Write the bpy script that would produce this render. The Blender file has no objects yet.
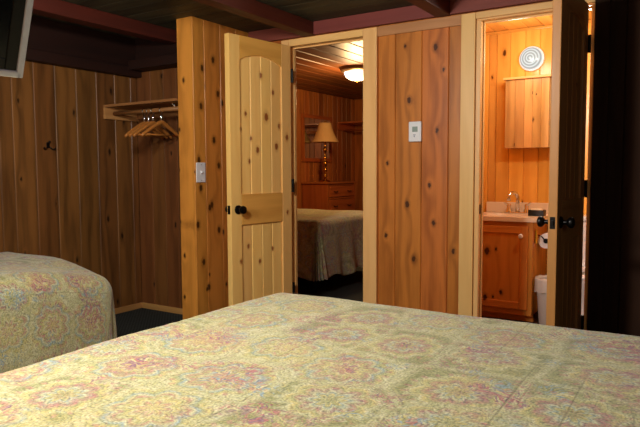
import bpy, bmesh, math, random
from mathutils import Vector, Matrix, noise
random.seed(7)
SC = bpy.context.scene
COL = SC.collection
PI = math.pi

# ------------------------------------------------------------------ colour / node helpers
def s2l(c):
    c = c / 255.0
    return c / 12.92 if c <= 0.04045 else ((c + 0.055) / 1.055) ** 2.4
def rgb(r, g, b): return (s2l(r), s2l(g), s2l(b), 1.0)

class NT:
    def __init__(self, name):
        self.mat = bpy.data.materials.new(name); self.mat.use_nodes = True
        self.t = self.mat.node_tree; self.n = self.t.nodes; self.l = self.t.links
        self.bsdf = self.n['Principled BSDF']
    def node(self, typ, **kw):
        nd = self.n.new(typ)
        for k, v in kw.items(): setattr(nd, k, v)
        return nd
    def put(self, sock, v):
        if hasattr(v, 'is_linked'): self.l.new(v, sock)
        elif v is not None: sock.default_value = v
    def m(self, op, a, b=None, c=None, clamp=False):
        nd = self.node('ShaderNodeMath', operation=op, use_clamp=clamp)
        for i, v in enumerate((a, b, c)):
            if v is not None: self.put(nd.inputs[i], v)
        return nd.outputs[0]
    def vm(self, op, a, b=None):
        nd = self.node('ShaderNodeVectorMath', operation=op)
        self.put(nd.inputs[0], a)
        if b is not None: self.put(nd.inputs[1], b)
        return nd.outputs['Value'] if op in ('LENGTH', 'DISTANCE', 'DOT_PRODUCT') else nd.outputs[0]
    def mix(self, f, a, b, mode='MIX'):
        nd = self.node('ShaderNodeMix', data_type='RGBA', blend_type=mode)
        self.put(nd.inputs[0], f); self.put(nd.inputs[6], a); self.put(nd.inputs[7], b)
        return nd.outputs[2]
    def xyz(self, x, y, z):
        nd = self.node('ShaderNodeCombineXYZ')
        for i, v in enumerate((x, y, z)): self.put(nd.inputs[i], v)
        return nd.outputs[0]
    def sep(self, v):
        nd = self.node('ShaderNodeSeparateXYZ'); self.l.new(v, nd.inputs[0]); return nd.outputs
    def noise(self, vec, scale, detail=4, rough=.55, dist=0):
        nd = self.node('ShaderNodeTexNoise'); self.put(nd.inputs['Vector'], vec)
        nd.inputs['Scale'].default_value = scale; nd.inputs['Detail'].default_value = detail
        nd.inputs['Roughness'].default_value = rough; nd.inputs['Distortion'].default_value = dist
        return nd.outputs[0]
    def voro(self, vec, scale, rnd=1.0, feature='F1', dim='2D'):
        nd = self.node('ShaderNodeTexVoronoi', feature=feature, voronoi_dimensions=dim)
        self.put(nd.inputs['Vector'], vec); nd.inputs['Scale'].default_value = scale
        nd.inputs['Randomness'].default_value = rnd
        return nd.outputs
    def ramp(self, f, stops, interp='LINEAR'):
        nd = self.node('ShaderNodeValToRGB'); cr = nd.color_ramp; cr.interpolation = interp
        while len(cr.elements) < len(stops): cr.elements.new(.5)
        for e, (p, c) in zip(cr.elements, stops): e.position = p; e.color = c
        self.put(nd.inputs[0], f); return nd.outputs[0]
    def smooth(self, v, a, b, lo=0., hi=1.):
        nd = self.node('ShaderNodeMapRange', interpolation_type='SMOOTHSTEP')
        self.put(nd.inputs[0], v)
        for i, q in enumerate((a, b, lo, hi)): nd.inputs[i + 1].default_value = q
        return nd.outputs[0]
    def bump(self, hgt, strength=.3, dist=.01):
        nd = self.node('ShaderNodeBump'); nd.inputs['Strength'].default_value = strength
        nd.inputs['Distance'].default_value = dist; self.l.new(hgt, nd.inputs['Height'])
        self.l.new(nd.outputs[0], self.bsdf.inputs['Normal'])

def plain(name, col, rough=.5, metal=0., spec=.5, var=.0, scale=30, emit=None, estr=0.):
    t = NT(name); b = t.bsdf
    b.inputs['Roughness'].default_value = rough; b.inputs['Metallic'].default_value = metal
    b.inputs['Specular IOR Level'].default_value = spec
    tc = t.node('ShaderNodeTexCoord').outputs['Object']
    nz = t.noise(tc, scale, 3)
    lo = tuple(c * (1 - var) for c in col[:3]) + (1,); hi = tuple(min(1, c * (1 + var)) for c in col[:3]) + (1,)
    t.l.new(t.mix(nz, lo, hi), b.inputs['Base Color'])
    if emit: b.inputs['Emission Color'].default_value = emit; b.inputs['Emission Strength'].default_value = estr
    return t.mat

def wood(name, light, dark, knotc=(60, 30, 12), rough=.38, var=.25, ring=26., knots=(), kprob=.55, kfreq=(3.4, 1.5), contrast=.8,
         axes=(0, 2), spec=.28, ksize=1.):
    """pine board: 'wc' holds (across, depth, along) in metres, 'bid' a random number per board"""
    t = NT(name)
    wc = t.node('ShaderNodeAttribute', attribute_name='wc').outputs['Vector']
    bid = t.node('ShaderNodeAttribute', attribute_name='bid').outputs['Fac']
    a, b, c = t.sep(wc)
    dk = t.voro(t.xyz(t.m('MULTIPLY', a, kfreq[0]), t.m('MULTIPLY', c, kfreq[1]), 0.), 1.0, .9)
    wob = t.noise(wc, 60., 2)
    kd = t.m('ADD', dk['Distance'], t.m('MULTIPLY', t.m('SUBTRACT', wob, .5), .05))
    keep = t.m('GREATER_THAN', t.sep(dk['Color'])[0], 1 - kprob)
    rnd = t.m('MULTIPLY_ADD', t.sep(dk['Color'])[1], .9, .35)
    kd = t.m('DIVIDE', kd, rnd)
    kd = t.m('ADD', kd, t.m('MULTIPLY', t.m('SUBTRACT', 1.0, keep), 5.))
    kd = t.m('MULTIPLY', kd, 22. / ksize)                 # 1 == rim of a knot
    if knots:
        oc = t.node('ShaderNodeTexCoord').outputs['Object']
        o = t.sep(oc)
        u = o[axes[0]]; v = o[axes[1]]
        wv = t.m('MULTIPLY', t.m('SUBTRACT', wob, .5), .02)
        for (ku, kv, kr) in knots:
            du = t.m('ADD', t.m('SUBTRACT', u, ku), wv); dv = t.m('MULTIPLY', t.m('SUBTRACT', v, kv), .62)
            dd = t.m('DIVIDE', t.m('SQRT', t.m('ADD', t.m('MULTIPLY', du, du), t.m('MULTIPLY', dv, dv))), kr)
            kd = t.m('MINIMUM', kd, dd)
    near = t.m('POWER', 2.718, t.m('MULTIPLY', kd, -.45))
    low = t.noise(t.xyz(t.m('MULTIPLY', a, 5.), t.m('MULTIPLY', b, 5.), t.m('MULTIPLY', c, .7)), 1.4, 2)
    x = t.m('ADD', t.m('MULTIPLY', a, ring), t.m('MULTIPLY', low, 7.0))
    x = t.m('ADD', x, t.m('MULTIPLY', near, 3.0))
    sn = t.m('MULTIPLY_ADD', t.m('SINE', t.m('MULTIPLY', x, 2.2)), .5, .5)
    sn = t.m('POWER', sn, 1.6)
    fib = t.noise(t.xyz(t.m('MULTIPLY', a, 190.), t.m('MULTIPLY', b, 60.), t.m('MULTIPLY', c, 3.5)), 1., 3)
    blot = t.noise(t.xyz(t.m('MULTIPLY', a, 7.), b, t.m('MULTIPLY', c, 1.1)), 1.6, 4)
    f = t.m('ADD', t.m('MULTIPLY', sn, .42 * contrast), t.m('MULTIPLY', t.m('SUBTRACT', fib, .5), .55 * contrast))
    f = t.m('ADD', f, t.m('MULTIPLY', t.m('SUBTRACT', blot, .45), 1.25 * contrast), clamp=True)
    col = t.mix(f, rgb(*light), rgb(*dark))
    val = t.m('MULTIPLY_ADD', t.m('SUBTRACT', bid, .5), 2 * var, 1.)
    hsv = t.node('ShaderNodeHueSaturation'); t.l.new(col, hsv.inputs['Color']); t.l.new(val, hsv.inputs['Value'])
    t.l.new(t.m('MULTIPLY_ADD', t.m('FRACT', t.m('MULTIPLY', bid, 7.3)), .010, .495), hsv.inputs['Hue'])
    halo = t.smooth(kd, .8, 2.0, .42, 0.)
    col = t.mix(halo, hsv.outputs[0], rgb(*[k * .55 + d * .45 for k, d in zip(knotc, dark)]))
    col = t.mix(t.smooth(kd, .6, 1.0, .92, 0.), col, rgb(*knotc))
    t.l.new(col, t.bsdf.inputs['Base Color'])
    t.l.new(t.m('MULTIPLY_ADD', fib, .2, rough - .1), t.bsdf.inputs['Roughness'])
    t.bsdf.inputs['Specular IOR Level'].default_value = spec
    t.bump(t.m('ADD', fib, t.m('MULTIPLY', sn, .4)), .12, .002)
    return t.mat

def quilt_mat(name):
    t = NT(name); b = t.bsdf
    uv = t.node('ShaderNodeUVMap', uv_map='UVMap').outputs[0]
    warp = t.node('ShaderNodeTexNoise'); t.l.new(uv, warp.inputs['Vector']); warp.inputs['Scale'].default_value = 9.
    warp.inputs['Detail'].default_value = 3
    wuv = t.vm('ADD', uv, t.vm('MULTIPLY', t.vm('SUBTRACT', warp.outputs['Color'], (.5, .5, .5)), (.024, .024, 0)))
    S = 3.8
    e1 = t.voro(wuv, S, .45, 'DISTANCE_TO_EDGE')['Distance']
    vo = t.voro(wuv, S, .45)
    dl = t.sep(t.vm('SUBTRACT', t.vm('MULTIPLY', wuv, (S, S, 0)), t.vm('MULTIPLY', vo['Position'], (S, S, 0))))
    r = vo['Distance']
    th = t.m('ARCTAN2', dl[1], dl[0])
    cellr = t.sep(vo['Color'])
    pet = t.m('MULTIPLY_ADD', t.m('SINE', t.m('MULTIPLY', th, 9.)), .5, .5)
    pet2 = t.m('ABSOLUTE', t.m('SINE', t.m('MULTIPLY', th, 4.)))
    rr = t.m('ADD', r, t.m('MULTIPLY', pet2, -.09))
    CR, GR, YE, PK, BL, OL, PU = (rgb(226, 222, 176), rgb(174, 178, 112), rgb(224, 200, 112), rgb(192, 100, 112), rgb(128, 168, 186), rgb(128, 132, 62), rgb(142, 84, 122))
    ring1 = t.ramp(t.m('MULTIPLY', rr, 1.9), [(0., YE), (.1, PK), (.2, CR), (.27, YE), (.38, GR), (.46, PK), (.55, CR), (.62, BL), (.7, GR), (.8, YE), (.9, CR)])
    ring2 = t.ramp(t.m('MULTIPLY', rr, 2.1), [(0., OL), (.1, YE), (.18, BL), (.26, CR), (.36, PU), (.45, PK), (.54, GR), (.64, YE), (.74, CR), (.88, OL)])
    med = t.mix(t.m('GREATER_THAN', cellr[0], .5), ring1, ring2)
    med = t.mix(t.m('MULTIPLY', pet, .45), med, GR)
    # small petals and leaves of the print
    v2 = t.voro(t.vm('MULTIPLY', t.vm('ADD', uv, t.vm('MULTIPLY', t.vm('SUBTRACT', warp.outputs['Color'], (.5, .5, .5)), (.2, .2, 0))), (1., 1.8, 1.)), 80., 1.)
    rc = t.sep(v2['Color'])
    pn = t.noise(uv, 5.0, 3); bn = t.noise(t.vm('ADD', uv, (3.1, 7.7, 0)), 6.5, 2); yn = t.noise(t.vm('ADD', uv, (8.3, 1.7, 0)), 4.2, 2)
    leaf = t.ramp(rc[1], [(0., GR), (.3, CR), (.62, YE), (.8, GR), (.9, OL)], 'CONSTANT')
    leafm = t.smooth(v2['Distance'], .3, .55, .34, .0)
    rl = t.m('ABSOLUTE', t.m('SINE', t.m('MULTIPLY', t.m('ADD', rr, t.m('MULTIPLY', pet, .03)), 34.)))
    med = t.mix(t.smooth(rl, .0, .3, .7, 0.), med, OL)
    spk = t.m('MULTIPLY', t.smooth(t.m('SINE', t.m('MULTIPLY', th, 22.)), .2, .8), t.smooth(t.m('SINE', t.m('MULTIPLY', r, 30.)), .1, .7))
    med = t.mix(t.m('MULTIPLY', spk, .6), med, t.mix(t.m('GREATER_THAN', cellr[1], .5), PK, CR))
    field = t.mix(t.smooth(t.noise(uv, 30., 3, .6, 2.), .4, .6), rgb(218, 212, 164), rgb(184, 184, 124))
    col = t.mix(t.m('MULTIPLY', t.smooth(e1, .0, .10), .92), field, med)
    col = t.mix(leafm, col, leaf)
    pk = t.m('MULTIPLY', t.smooth(pn, .47, .64), t.m('GREATER_THAN', rc[0], .5))
    col = t.mix(t.m('MULTIPLY', pk, t.smooth(v2['Distance'], .4, .7, 1., .25)), col, t.mix(t.m('GREATER_THAN', rc[2], .6), PK, PU))
    bk = t.m('MULTIPLY', t.smooth(bn, .56, .68), t.m('GREATER_THAN', rc[2], .5))
    col = t.mix(t.m('MULTIPLY', bk, t.smooth(v2['Distance'], .35, .6, .85, .1)), col, BL)
    yk = t.m('MULTIPLY', t.smooth(yn, .5, .66), t.m('LESS_THAN', rc[0], .6))
    col = t.mix(t.m('MULTIPLY', yk, .35), col, YE)
    base = t.noise(uv, 150., 2)
    # stitched outlines: thin darker thread lines
    line = t.m('SUBTRACT', 1., t.smooth(t.m('ABSOLUTE', t.m('SUBTRACT', e1, .05)), .004, .016))
    col = t.mix(t.m('MULTIPLY', line, .3), col, rgb(170, 162, 108))
    su = t.sep(uv)
    ch = t.m('ABSOLUTE', t.m('SUBTRACT', t.m('FRACT', t.m('MULTIPLY', su[0], 7.7)), .5))
    chm = t.m('MULTIPLY', t.m('SUBTRACT', 1., t.smooth(ch, .008, .03)), t.smooth(t.noise(t.vm('MULTIPLY', uv, (1., .3, 1.)), 3., 1), .45, .55))
    col = t.mix(t.m('MULTIPLY', chm, .5), col, rgb(150, 142, 98))
    col = t.mix(.15, col, rgb(214, 206, 164))
    hs = t.node('ShaderNodeHueSaturation'); t.l.new(col, hs.inputs['Color']); hs.inputs['Saturation'].default_value = .98
    v3 = t.voro(t.vm('ADD', uv, t.vm('MULTIPLY', t.vm('SUBTRACT', warp.outputs['Color'], (.5, .5, .5)), (.04, .04, 0))), 150., 1.)
    stip = t.m('MULTIPLY', t.smooth(v3['Distance'], .35, .8), .24)
    t.l.new(t.m('SUBTRACT', t.m('MULTIPLY_ADD', base, .9, .27), stip), hs.inputs['Value'])
    t.l.new(hs.outputs[0], b.inputs['Base Color'])
    b.inputs['Roughness'].default_value = .9; b.inputs['Specular IOR Level'].default_value = .15; b.inputs['Sheen Weight'].default_value = .25
    hgt = t.m('ADD', t.m('MULTIPLY', v3['Distance'], -.8), t.m('MULTIPLY', line, -.4))
    hgt = t.m('ADD', hgt, t.m('MULTIPLY', chm, -.8))
    hgt = t.m('ADD', hgt, t.m('MULTIPLY', base, .25))
    hgt = t.m('ADD', hgt, t.m('MULTIPLY', t.noise(uv, 14., 2), .8))
    t.bump(hgt, .4, .005)
    return t.mat

# ------------------------------------------------------------------ mesh builder
class MB:
    def __init__(s):
        s.bm = bmesh.new()
        s.wc = s.bm.verts.layers.float_vector.new('wc'); s.bid = s.bm.verts.layers.float.new('bid')
        s.uv = s.bm.loops.layers.uv.new('UVMap')
    def v(s, co, wc=None, bid=.5):
        q = s.bm.verts.new(co); q[s.wc] = Vector(wc if wc is not None else co); q[s.bid] = bid; return q
    def f(s, vs, smooth=False):
        try: fc = s.bm.faces.new(vs); fc.smooth = smooth; return fc
        except ValueError: return None
    def box(s, x0, x1, y0, y1, z0, z1, along='z', M=None, bid=None):
        off = Vector((random.uniform(0, 40), random.uniform(0, 40), random.uniform(0, 40)))
        bid = random.random() if bid is None else bid
        vs = []
        for p in ((x0, y0, z0), (x1, y0, z0), (x1, y1, z0), (x0, y1, z0), (x0, y0, z1), (x1, y0, z1), (x1, y1, z1), (x0, y1, z1)):
            x, y, z = p
            w = {'z': (x, y, z), 'x': (z, y, x), 'y': (x, z, y)}[along]
            if along == 'z' and abs(x1 - x0) < abs(y1 - y0): w = (y, x, z)
            if along == 'x' and abs(z1 - z0) < abs(y1 - y0): w = (y, z, x)
            if along == 'y' and abs(x1 - x0) < abs(z1 - z0): w = (z, x, y)
            co = Vector(p)
            vs.append(s.v(M @ co if M else co, Vector(w) + off, bid))
        for q in ((0, 3, 2, 1), (4, 5, 6, 7), (0, 1, 5, 4), (1, 2, 6, 5), (2, 3, 7, 6), (3, 0, 4, 7)): s.f([vs[i] for i in q])
        return s
    def boards(s, O, U, V, N, cuts, v0, v1, ch=.005, dep=.008):
        """tongue-and-groove boards: O + U*u + V*v, facing N, cut at the listed u"""
        O, U, V, N = Vector(O), Vector(U), Vector(V), Vector(N)
        for i in range(len(cuts) - 1):
            a, b = cuts[i], cuts[i + 1]
            off = Vector((random.uniform(0, 40), 0, random.uniform(0, 40))); bid = random.random()
            rows = []
            for (u, d) in ((a, dep), (a + ch, 0), (b - ch, 0), (b, dep)):
                rows.append([s.v(O + U * u + V * w - N * d, Vector((u, d, w)) + off, bid) for w in (v0, v1)])
            flip = (U.cross(V)).dot(N) < 0
            for k in range(3):
                q = [rows[k][0], rows[k + 1][0], rows[k + 1][1], rows[k][1]]
                s.f(q[::-1] if flip else q)
        return s
    def lathe(s, prof, segs=24, M=None, cap=True):
        rings = []
        for (r, z) in prof:
            ring = []
            for k in range(segs):
                a = 2 * PI * k / segs; co = Vector((r * math.cos(a), r * math.sin(a), z))
                ring.append(s.v(M @ co if M else co))
            rings.append(ring)
        for i in range(len(rings) - 1):
            for k in range(segs):
                k2 = (k + 1) % segs
                s.f([rings[i][k], rings[i][k2], rings[i + 1][k2], rings[i + 1][k]], True)
        if cap:
            if prof[0][0] > 1e-4: s.f(rings[0][::-1])
            if prof[-1][0] > 1e-4: s.f(rings[-1])
        return s
    def tube(s, pts, r, segs=10, cap=True, wcalong=False):
        pts = [Vector(p) for p in pts]; n = len(pts)
        rs = r if isinstance(r, (list, tuple)) else [r] * n
        rings = []; prev = None; L = 0
        for i, p in enumerate(pts):
            d = (pts[min(i + 1, n - 1)] - pts[max(i - 1, 0)]).normalized()
            if prev is None:
                h = Vector((0, 0, 1)) if abs(d.z) < .9 else Vector((1, 0, 0))
                e = d.cross(h).normalized()
            else: e = (prev - d * prev.dot(d)).normalized()
            prev = e; g = d.cross(e)
            if i: L += (p - pts[i - 1]).length
            rings.append([s.v(p + (e * math.cos(2 * PI * k / segs) + g * math.sin(2 * PI * k / segs)) * rs[i],
                              (rs[i] * math.cos(2 * PI * k / segs), rs[i] * math.sin(2 * PI * k / segs), L) if wcalong else None) for k in range(segs)])
        for i in range(n - 1):
            for k in range(segs):
                k2 = (k + 1) % segs
                s.f([rings[i][k], rings[i][k2], rings[i + 1][k2], rings[i + 1][k]], True)
        if cap: s.f(rings[0][::-1]); s.f(rings[-1])
        return s
    def prism(s, poly, z0, z1, M=None, wc=None):
        off = Vector((random.uniform(0, 40), 0, random.uniform(0, 40))); bid = random.random()
        lo = []; hi = []
        for (x, y) in poly:
            for lst, z in ((lo, z0), (hi, z1)):
                co = Vector((x, y, z)); lst.append(s.v(M @ co if M else co, (wc(co) if wc else co) + off, bid))
        s.f(lo[::-1]); s.f(hi)
        n = len(poly)
        for i in range(n): s.f([lo[i], lo[(i + 1) % n], hi[(i + 1) % n], hi[i]])
        return s
    def build(s, name, mat, parent=None, bevel=0., segs=2, recalc=True, local=False, sub=0, sharp=None):
        if recalc: bmesh.ops.recalc_face_normals(s.bm, faces=s.bm.faces[:])
        if parent is not None and not local:
            s.bm.transform(ROOT[parent.name].inverted())
        me = bpy.data.meshes.new(name); s.bm.to_mesh(me); s.bm.free()
        me.materials.append(mat)
        o = bpy.data.objects.new(name, me); COL.objects.link(o)
        if parent is not None:
            o.parent = parent; ROOT[o.name] = ROOT[parent.name]
        else: ROOT[o.name] = Matrix.Identity(4)
        if sharp is not None: me.set_sharp_from_angle(angle=sharp)
        if bevel:
            m = o.modifiers.new('bevel', 'BEVEL'); m.width = bevel; m.segments = segs; m.limit_method = 'ANGLE'; m.angle_limit = math.radians(40)
        if sub:
            m = o.modifiers.new('sub', 'SUBSURF'); m.levels = sub; m.render_levels = sub
        return o
ROOT = {}
def thing(name, loc, label, cat, group=None, rz=0.):
    o = bpy.data.objects.new(name, None); COL.objects.link(o); o.location = loc; o.rotation_euler = (0, 0, rz)
    o.empty_display_size = .1
    ROOT[o.name] = Matrix.Translation(loc) @ Matrix.Rotation(rz, 4, 'Z')
    return tag(o, label, cat, group)
def tag(o, label, cat, group=None):
    o['label'] = label; o['category'] = cat
    if group: o['group'] = group
    return o
def struct(o): o['kind'] = 'structure'; return o
def sthing(name, loc, rz=0.):
    o = bpy.data.objects.new(name, None); COL.objects.link(o); o.location = loc; o.rotation_euler = (0, 0, rz)
    o.empty_display_size = .1
    ROOT[o.name] = Matrix.Translation(loc) @ Matrix.Rotation(rz, 4, 'Z')
    return struct(o)
def copy_tree(o, parent=None):
    c = o.copy(); COL.objects.link(c)
    if parent: c.parent = parent
    for ch in list(o.children): copy_tree(ch, c)
    return c
def cuts(a, b, w, jit=.25):
    out = [a]
    while out[-1] < b - w * 1.3: out.append(out[-1] + w * random.uniform(1 - jit, 1 + jit))
    out.append(b); return out
Xv, Yv, Zv = (1, 0, 0), (0, 1, 0), (0, 0, 1)
def RotTo(axis):    # z axis -> axis
    return Vector((0, 0, 1)).rotation_difference(Vector(axis)).to_matrix().to_4x4()

# ------------------------------------------------------------------ materials
PARTK = [(-1.70, 1.62, .016), (-1.515, 1.95, .017), (-1.50, 1.41, .012), (-1.46, 1.80, .01), (-1.71, .92, .017), (-1.52, .80, .013), (-1.66, .55, .015), (-1.86, 1.2, .01), (-1.38, .62, .014), (-1.73, 1.98, .008), (-1.55, 1.05, .012), (-1.87, .70, .012)]
M = {}
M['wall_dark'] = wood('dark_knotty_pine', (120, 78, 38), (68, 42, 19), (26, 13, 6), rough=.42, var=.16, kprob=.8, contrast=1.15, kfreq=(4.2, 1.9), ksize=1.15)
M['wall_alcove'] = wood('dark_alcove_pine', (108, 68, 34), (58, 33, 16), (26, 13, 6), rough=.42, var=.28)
M['wing'] = wood('amber_knotty_pine', (212, 142, 60), (154, 94, 34), (62, 32, 10), rough=.36, var=.06, kprob=.6, kfreq=(5.2, 3.2), ksize=1.7, knots=[(3.262, 1.886, .018), (3.378, 1.960, .018), (3.244, 1.616, .018), (3.426, 1.720, .018), (3.214, 1.232, .018), (3.229, 1.032, .018), (3.341, 0.904, .018), (3.245, 0.493, .018), (3.412, 0.713, .018), (3.191, 0.768, .018), (3.374, 1.380, .018), (3.293, 0.302, .018)], axes=(1, 2))
M['part'] = wood('partition_pine', (198, 120, 52), (130, 68, 24), (66, 36, 20), rough=.35, var=.1, knots=PARTK, kprob=.2, contrast=1.0)
M['trim'] = wood('pale_pine_trim', (236, 190, 122), (210, 156, 84), (126, 72, 34), rough=.35, var=.06, kprob=.08, contrast=.55)
M['trimband'] = wood('tan_pine_trim', (188, 136, 88), (150, 98, 58), (70, 38, 22), rough=.38, var=.06, kprob=.3)
M['door'] = wood('pale_knotty_door', (250, 204, 122), (238, 182, 94), (138, 72, 28), rough=.33, var=.07, kprob=.0, contrast=.6,
                 knots=[(-.30, 1.83, .014), (-.18, 1.72, .013), (-.45, 1.55, .012), (-.25, 1.54, .022), (-.34, 1.30, .016), (-.42, 1.22, .012), (-.15, 1.33, .018), (-.28, .89, .02), (-.12, 1.48, .014), (-.44, .62, .012), (-.2, .58, .012), (-.33, .5, .012), (-.52, .52, .012), (-.05, .84, .012), (-.40, 1.38, .01), (-.05, 1.40, .016), (-.5, 1.44, .012)], axes=(1, 2))
M['rail'] = wood('honey_pine_rail', (230, 172, 86), (196, 132, 54), (92, 46, 16), rough=.33, var=.04, kprob=.25)
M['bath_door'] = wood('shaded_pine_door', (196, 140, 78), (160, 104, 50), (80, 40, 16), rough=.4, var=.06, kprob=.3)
M['bathwall'] = wood('orange_bath_pine', (228, 166, 74), (196, 122, 42), (70, 28, 8), rough=.22, var=.16, kprob=.6, kfreq=(3.6, 1.7), contrast=.7)
M['vanity'] = wood('red_brown_vanity_pine', (206, 134, 56), (166, 96, 32), (44, 18, 10), rough=.33, var=.06, kprob=.3,
                   knots=[(-.09, .53, .022), (-.02, .55, .010), (.02, .22, .013), (-.10, .17, .018), (-.04, .18, .008)])
M['cab'] = wood('medicine_cabinet_pine', (214, 160, 90), (140, 88, 40), (70, 34, 14), rough=.35, var=.2, kprob=.8, kfreq=(5, 2.6))
M['room2'] = wood('far_room_red_pine', (176, 104, 50), (112, 58, 24), (40, 18, 8), rough=.38, var=.3, kprob=.5)
M['room2ceil'] = wood('far_room_ceiling_pine', (112, 64, 29), (64, 34, 14), (40, 20, 10), rough=.45, var=.2, kprob=.3)
M['dresser'] = wood('cherry_dresser_wood', (176, 94, 44), (130, 62, 26), (60, 26, 12), rough=.32, var=.06, kprob=.1)
M['ceil'] = wood('dark_olive_ceiling_board', (70, 68, 50), (36, 36, 27), (18, 17, 12), rough=.6, var=.25, kprob=.2, contrast=1.)
M['block'] = wood('mauve_blocking', (124, 62, 52), (92, 44, 36), (50, 24, 20), rough=.6, var=.08, kprob=.0, contrast=.5)
M['beam'] = wood('oxblood_beam', (84, 36, 24), (52, 22, 16), (40, 18, 14), rough=.55, var=.1, kprob=.1)
M['plate'] = wood('dark_plate_timber', (40, 20, 13), (24, 12, 9), (16, 8, 6), rough=.6, var=.1, kprob=.1)
M['dim'] = wood('shade_toned_board', (54, 35, 22), (36, 22, 14), (14, 8, 5), rough=.75, var=.1, kprob=.3, spec=.12)  # pine with the shade beside the bathroom door put into its colour
M['shelf'] = wood('closet_shelf_pine', (150, 104, 60), (112, 72, 38), (60, 32, 16), rough=.45, var=.05, kprob=.1)
M['base'] = wood('baseboard_pine', (190, 142, 84), (158, 108, 58), (90, 50, 26), rough=.4, var=.05, kprob=.05)
M['hanger'] = wood('varnished_hanger_wood', (190, 122, 58), (150, 88, 36), (80, 40, 20), rough=.3, var=.05, kprob=.0)
M['black'] = plain('black_iron', rgb(16, 16, 17), .32, .6, .5, .1)
M['blackplas'] = plain('black_plastic', rgb(14, 14, 15), .4, 0, .5, .1)
M['chrome'] = plain('chrome', rgb(214, 214, 216), .12, 1., .5, .03)
M['brass'] = plain('polished_brass', rgb(214, 160, 60), .2, 1., .5, .05)
M['bronze'] = plain('brushed_nickel_pan', rgb(140, 112, 84), .35, .7, .5, .05)
M['whiteplas'] = plain('white_plastic', rgb(226, 228, 230), .4, 0, .5, .02)
M['lcd'] = plain('grey_green_lcd', rgb(142, 160, 152), .25, 0, .5, .05)
M['greyink'] = plain('grey_print', rgb(140, 146, 160), .5, 0, .4, .02)
M['porcelain'] = plain('white_porcelain', rgb(232, 230, 226), .12, 0, .6, .02)
M['counter'] = plain('cream_cultured_marble', rgb(226, 206, 178), .22, 0, .5, .05, 12)
M['liner'] = plain('white_bin_liner', rgb(196, 188, 178), .5, 0, .4, .05)
M['tissue'] = plain('white_tissue', rgb(232, 230, 228), .9, 0, .1, .03)
M['card'] = plain('printed_wrap_blue', rgb(70, 80, 110), .6, 0, .3, .1)
M['yellow'] = plain('yellow_cloth', rgb(206, 160, 30), .8, 0, .2, .1)
M['soap'] = plain('cream_soap', rgb(222, 206, 170), .6, 0, .3, .04)
M['mirror'] = plain('mirror_glass', rgb(225, 228, 226), .02, 1., .5, .0)
M['shade'] = plain('cream_lamp_shade', rgb(222, 178, 118), .8, 0, .2, .06, 60)
M['mattress'] = plain('white_ticking', rgb(210, 206, 196), .9, 0, .1, .04)
M['darkfab'] = plain('dark_box_spring_cloth', rgb(30, 28, 28), .9, 0, .1, .1)
M['tvscreen'] = plain('black_tv_screen', rgb(7, 9, 13), .18, 0, .5, .05)
M['silver'] = plain('silver_tv_bezel', rgb(222, 226, 244), .25, .0, .5, .03)
M['quilt'] = quilt_mat('floral_medallion_quilt')
M['dome2'] = plain('lit_frosted_glass', rgb(250, 244, 236), .4, 0, .4, .0, emit=(1, .9, .74, 1), estr=3.)
def ribbed():
    t = NT('lit_ribbed_glass'); oc = t.sep(t.node('ShaderNodeTexCoord').outputs['Object'])
    r = t.m('SQRT', t.m('ADD', t.m('MULTIPLY', oc[0], oc[0]), t.m('MULTIPLY', oc[2], oc[2])))
    sn = t.m('MULTIPLY_ADD', t.m('SINE', t.m('MULTIPLY', r, 300.)), .5, .5)
    t.bsdf.inputs['Base Color'].default_value = rgb(60, 64, 64); t.bsdf.inputs['Roughness'].default_value = .25
    t.bsdf.inputs['Emission Color'].default_value = (.92, 1., .97, 1)
    t.l.new(t.m('MULTIPLY_ADD', sn, .45, .38), t.bsdf.inputs['Emission Strength'])
    return t.mat
M['rib'] = ribbed()
def carpet():
    t = NT('charcoal_carpet'); oc = t.node('ShaderNodeTexCoord').outputs['Object']
    n1 = t.noise(oc, 260., 2); n2 = t.noise(oc, 30., 3)
    o = t.sep(oc)
    chk = t.m('MULTIPLY', t.m('SINE', t.m('MULTIPLY', o[0], 210.)), t.m('SINE', t.m('MULTIPLY', o[1], 210.)))
    f = t.m('ADD', t.m('MULTIPLY', n1, .6), t.m('MULTIPLY_ADD', chk, .25, t.m('MULTIPLY', n2, .3)), clamp=True)
    t.l.new(t.mix(f, rgb(26, 28, 28), rgb(78, 82, 78)), t.bsdf.inputs['Base Color'])
    t.bsdf.inputs['Roughness'].default_value = .95; t.bsdf.inputs['Specular IOR Level'].default_value = .1
    t.bump(n1, .5, .004); return t.mat
M['carpet'] = carpet()
M['vinyl'] = plain('brown_vinyl_floor', rgb(84, 58, 38), .5, 0, .4, .2, 6)

# ------------------------------------------------------------------ room shell
CH = 2.23            # ceiling of the front bedroom
XL, YA, YP, XR, YR = -4.01, 3.488, 3.80, 1.35, -.16
struct(MB().box(-5.15, 1.5, -.3, 9.1, -.06, 0).build('floor', M['carpet']))
# bathroom floor covering
struct(MB().box(-1.72, .3, 3.86, 5.1, 0, .004).build('floor_bathroom', M['vinyl']))
mb = MB().boards((XL, 0, CH), Yv, Xv, (0, 0, -1), cuts(YR, YP + .1, .135, .04), 0, XR - XL, ch=.004, dep=.006)
mb.box(XL - .1, XR + .1, YR - .1, YP + .1, CH + .008, CH + .05, 'x'); struct(mb.build('ceiling', M['ceil']))
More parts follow.
